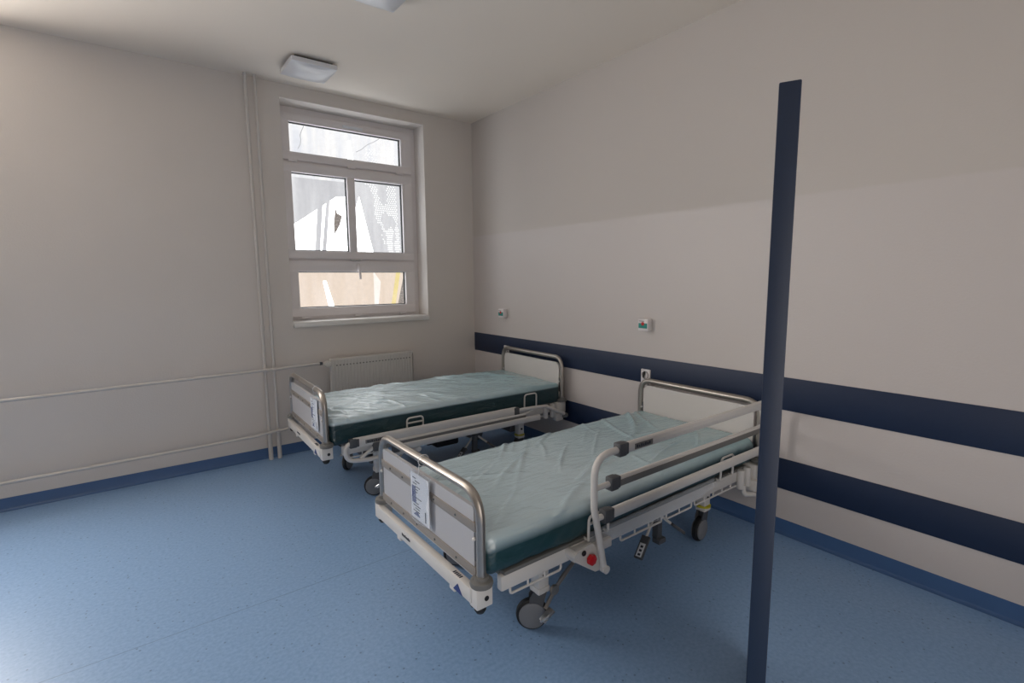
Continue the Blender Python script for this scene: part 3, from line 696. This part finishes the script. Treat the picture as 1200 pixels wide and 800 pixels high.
# ------------------------------------------------------------------ mattresses
def mattress(yc, rz, z0, z1, seed, label, bulge):
    L, W, Hh = 2.055, .905, z1-z0
    hx, hy, hz = L/2, W/2, Hh/2
    NX, NY, NZ = 330, 150, 14
    r = .034 if seed == 1 else .052
    bm = bmesh.new(); cache = {}
    def vert(p):
        k = (round(p[0], 5), round(p[1], 5), round(p[2], 5))
        if k not in cache: cache[k] = bm.verts.new(p)
        return cache[k]
    def lin_(n, h): return [-h+2*h*i/n for i in range(n+1)]
    xs, ys, zs = lin_(NX, hx), lin_(NY, hy), lin_(NZ, hz)
    def patch(A, B, f):
        for a0, a1 in zip(A, A[1:]):
            for b0, b1 in zip(B, B[1:]):
                bm.faces.new([vert(f(a0, b0)), vert(f(a1, b0)), vert(f(a1, b1)), vert(f(a0, b1))])
    patch(xs, ys, lambda a, b: (a, b, hz)); patch(xs, ys, lambda a, b: (a, -b, -hz))
    patch(xs, zs, lambda a, b: (a, -hy, b)); patch(xs, zs, lambda a, b: (-a, hy, b))
    patch(ys, zs, lambda a, b: (hx, a, b)); patch(ys, zs, lambda a, b: (-hx, -a, b))
    bmesh.ops.recalc_face_normals(bm, faces=bm.faces[:])
    rnd = random.Random(seed)
    # long straight pull creases in the film on top
    cr = []
    for i in range(130 if seed == 1 else 38):
        if seed == 1:
            cx, cy = hx*(-.97+1.75*rnd.random()**1.5), rnd.uniform(-hy*.92, hy*.92)
            ang = rnd.gauss(-.75, .30); ln = rnd.uniform(.06, .22); wd = rnd.uniform(.009, .015); am = wd*rnd.uniform(.4, .85)
        else:
            cx, cy = rnd.uniform(-hx*.95, hx*.85), rnd.uniform(-hy*.9, hy*.9)
            ang = rnd.gauss(.62, .38); ln = rnd.uniform(.14, .40); wd = rnd.uniform(.009, .017); am = wd*rnd.uniform(.35, .75)
        cr.append((cx, cy, math.cos(ang), math.sin(ang), ln, wd, am, rnd.uniform(-.5, .5)))
    for v in bm.verts:
        c = v.co
        core = Vector((max(-hx+r, min(hx-r, c.x)), max(-hy+r, min(hy-r, c.y)), max(-hz+r, min(hz-r, c.z))))
        d = c-core
        onz = abs(c.z) > hz-1e-4; 
        if d.length > 1e-6: c2 = core+d.normalized()*r if d.length > r else c.copy()
        else: c2 = c.copy()
        n = d.normalized() if d.length > 1e-6 else Vector((0, 0, 1))
        # soft dome and sag
        if c2.z > 0:
            c2.z += bulge*(1-(c.x/hx)**4)*(1-.75*(c.y/hy)**2)*(c2.z/hz)
        amp = .004
        q = noise.noise(Vector((c.x*3.0+seed*7, c.y*4.0, c.z*5)))*amp*1.6+noise.noise(Vector((c.x*9, c.y*11+seed, c.z*9)))*amp*.5
        if c.z > hz-1e-4 :
            for cx, cy, ca, sa, ln, wd, am, bend in cr:
                dx, dy = c.x-cx, c.y-cy
                t = dx*ca+dy*sa; 
                if abs(t) > ln: continue
                s = -dx*sa+dy*ca-bend*t*t
                if abs(s) < wd*4: q += am*(1-(t/ln)**2)*(math.exp(-(s/wd)**2))
        else:
            # side: slanting tucks
            q += .005*noise.noise(Vector((c.x*5+c.z*9, seed*3.3, c.z*3)))+.003*noise.noise(Vector((c.x*16-c.z*20, seed, 1)))
        c2 += n*q
        v.co = c2
    q = MB(); q.bm.free(); q.bm = bm
    for f in bm.faces: f.smooth = True
    me = bpy.data.meshes.new('mattress'); bm.to_mesh(me); bm.free()
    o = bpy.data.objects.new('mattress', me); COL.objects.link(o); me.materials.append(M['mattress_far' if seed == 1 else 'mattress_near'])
    o.location = (XC+.006, yc, (z0+z1)/2); o.rotation_euler = (0, 0, rz)
    tag(o, label, 'mattress', 'film-wrapped mattresses')
    return o, hz
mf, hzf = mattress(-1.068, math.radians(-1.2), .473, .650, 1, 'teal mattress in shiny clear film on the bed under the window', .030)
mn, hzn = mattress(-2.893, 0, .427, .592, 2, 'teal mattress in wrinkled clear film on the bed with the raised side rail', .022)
# loose edge of the plastic wrap hanging over the near side of each mattress
def skirt(mo, xa, xb, zt, zb, y, seed):
    bm = bmesh.new(); NX, NZ = 110, 10; g = []
    for i in range(NX+1):
        row = []
        u = i/NX; x = xa+(xb-xa)*u
        zlow = zb+.022*noise.noise(Vector((x*5, seed, 0)))+.03*(1-math.sin(PI*u))
        for j in range(NZ+1):
            t = j/NZ; z = zt+(zlow-zt)*t
            row.append(bm.verts.new((x, y-.010*t-.012*t*noise.noise(Vector((x*7+z*4, seed*2, z*3)))-.005*noise.noise(Vector((x*22-z*15, seed, z*9))), z)))
        g.append(row)
    for i in range(NX):
        for j in range(NZ): bm.faces.new((g[i][j], g[i+1][j], g[i+1][j+1], g[i][j+1]))
    q = MB(); q.merge(bm); o = q.build('plastic_wrap', 'film', mo); return o
skirt(mn, -.48, .55, -.055, -.140, -.462, 4)

# ------------------------------------------------------------------ document pouches hanging on the footboards
def pouch(x, y, ztop, label, W, Ht, tilt):
    r = empty('document_pouch', (x, y, ztop)); tag(r, label, 'document pouch'); r.rotation_euler = (0, tilt, 0)
    # outline bag, slightly cupped; y axis across, z down
    bm = bmesh.new(); NX, NZ = 10, 16; g = []
    for i in range(NX+1):
        row = []
        for j in range(NZ+1):
            u = i/NX-.5; t = j/NZ
            yy = u*W*(1-.06*math.sin(PI*t)); zz = -.045-t*Ht-.02*(u+.5)
            row.append(bm.verts.new((-.012*math.cos(PI*u)-.006*noise.noise(Vector((u*4, t*5, y))), yy, zz)))
        g.append(row)
    for i in range(NX):
        for j in range(NZ): bm.faces.new((g[i][j], g[i+1][j], g[i+1][j+1], g[i][j+1]))
    q = MB(); q.merge(bm); q.build('plastic_sleeve', 'film', r)
    b = MB().box(-.004, -.001, -W*.44, W*.40, -.06-Ht*.93, -.065, 0).build('leaflet', 'paper', r)
    ink = MB()
    rn = random.Random(3)
    for i in range(13):
        z = -.085-i*Ht*.055; a = W*.30; 
        l = W*rn.uniform(.10, .34)
        ink.box(-.0052, -.004, a-l-.10*W*(i % 2), a-.10*W*(i % 2), z-.004, z)
    ink.box(-.0052, -.004, -W*.30, -W*.26, -.09-Ht*.75, -.10-Ht*.50)
    ink.build('printed_lines', 'ink', b, smooth=False)
    MB().poly([(-.0055, W*.30, -.06-Ht*.86), (-.0055, -W*.02, -.06-Ht*.86), (-.0055, W*.10, -.06-Ht*.76)], (.001, 0, 0)).box(-.0055, -.0045, W*.16, W*.34, -.06-Ht*.62, -.06-Ht*.28).build('blue_print', 'blue_ink', b, smooth=False)
    loop = [(.022+.026*math.cos(a), 0.0, .0+.026*math.sin(a)) for a in [i*2*PI/16 for i in range(16)]]
    MB().sweep(loop, .0018, 6, closed=True).sweep([(.0, 0, -.016), (-.006, .004, -.075)], .0018, 6).build('cable_tie', 'paper', r)
pouch(-2.189, -2.905, .800, 'clear pouch with printed leaflet tied to the footboard of the raised-rail bed', .20, .235, 0)
pouch(-2.190, -1.325, .848, 'clear plastic pouch with leaflet tied to the footboard of the bed under the window', .17, .235, 0)

# ------------------------------------------------------------------ door standing open at the right edge, seen edge-on
d = empty('door_1', (-1.974, -4.313, 0), math.atan2(.4305, .9026)); structure(d)
MB().box(0, .86, -.022, .022, .008, 2.02, .003).build('door_leaf', 'door_blue', d)

# ------------------------------------------------------------------ light
wd = bpy.data.worlds.new('World'); SC.world = wd; wd.use_nodes = True
bg = wd.node_tree.nodes['Background']; bg.inputs[0].default_value = (.85, .92, 1, 1); bg.inputs[1].default_value = 3.0
def area(name, loc, rot, sx, sy, power, col):
    l = bpy.data.lights.new(name, 'AREA'); l.shape = 'RECTANGLE'; l.size = sx; l.size_y = sy; l.energy = power; l.color = col
    o = bpy.data.objects.new(name, l); COL.objects.link(o); o.location = loc; o.rotation_euler = rot; return o
# added fill lamp in a made-up, unseen window opening further left
area('added_left_fill', ((OX0+OX1)/2, .30, (WZ0+WZ1)/2), (-PI/2, 0, 0), 1.25, 1.9, 112, (1, .94, .88))
# added fill lamp before the rear wall, lifting window wall and floor
area('added_rear_fill', (-2.7, -5.55, 1.25), (PI/2, 0, 0), 3.4, 1.9, 30, (1, .93, .87))

# ------------------------------------------------------------------ camera
cam = bpy.data.cameras.new('camera'); co = bpy.data.objects.new('camera', cam); COL.objects.link(co)
cam.sensor_fit = 'HORIZONTAL'; cam.sensor_width = 36; cam.lens = 590.37*36/1200; cam.clip_start = .02
r_ = Vector((.79579796, -.60551463, -.00759237)); u_ = Vector((.08152664, .09470601, .99216137)); f_ = Vector((.60004918, .79017897, -.12473243))
mx = Matrix((r_, u_, -f_)).transposed().to_4x4(); mx.translation = (-3.15472, -4.86326, 1.6)
co.matrix_world = mx
SC.camera = co
SC.view_settings.view_transform = 'Standard'; SC.view_settings.look = 'None'; SC.view_settings.exposure = 0
SC.cycles.use_denoising = True
SC.cycles.max_bounces = 10; SC.cycles.diffuse_bounces = 6; SC.cycles.transparent_max_bounces = 12
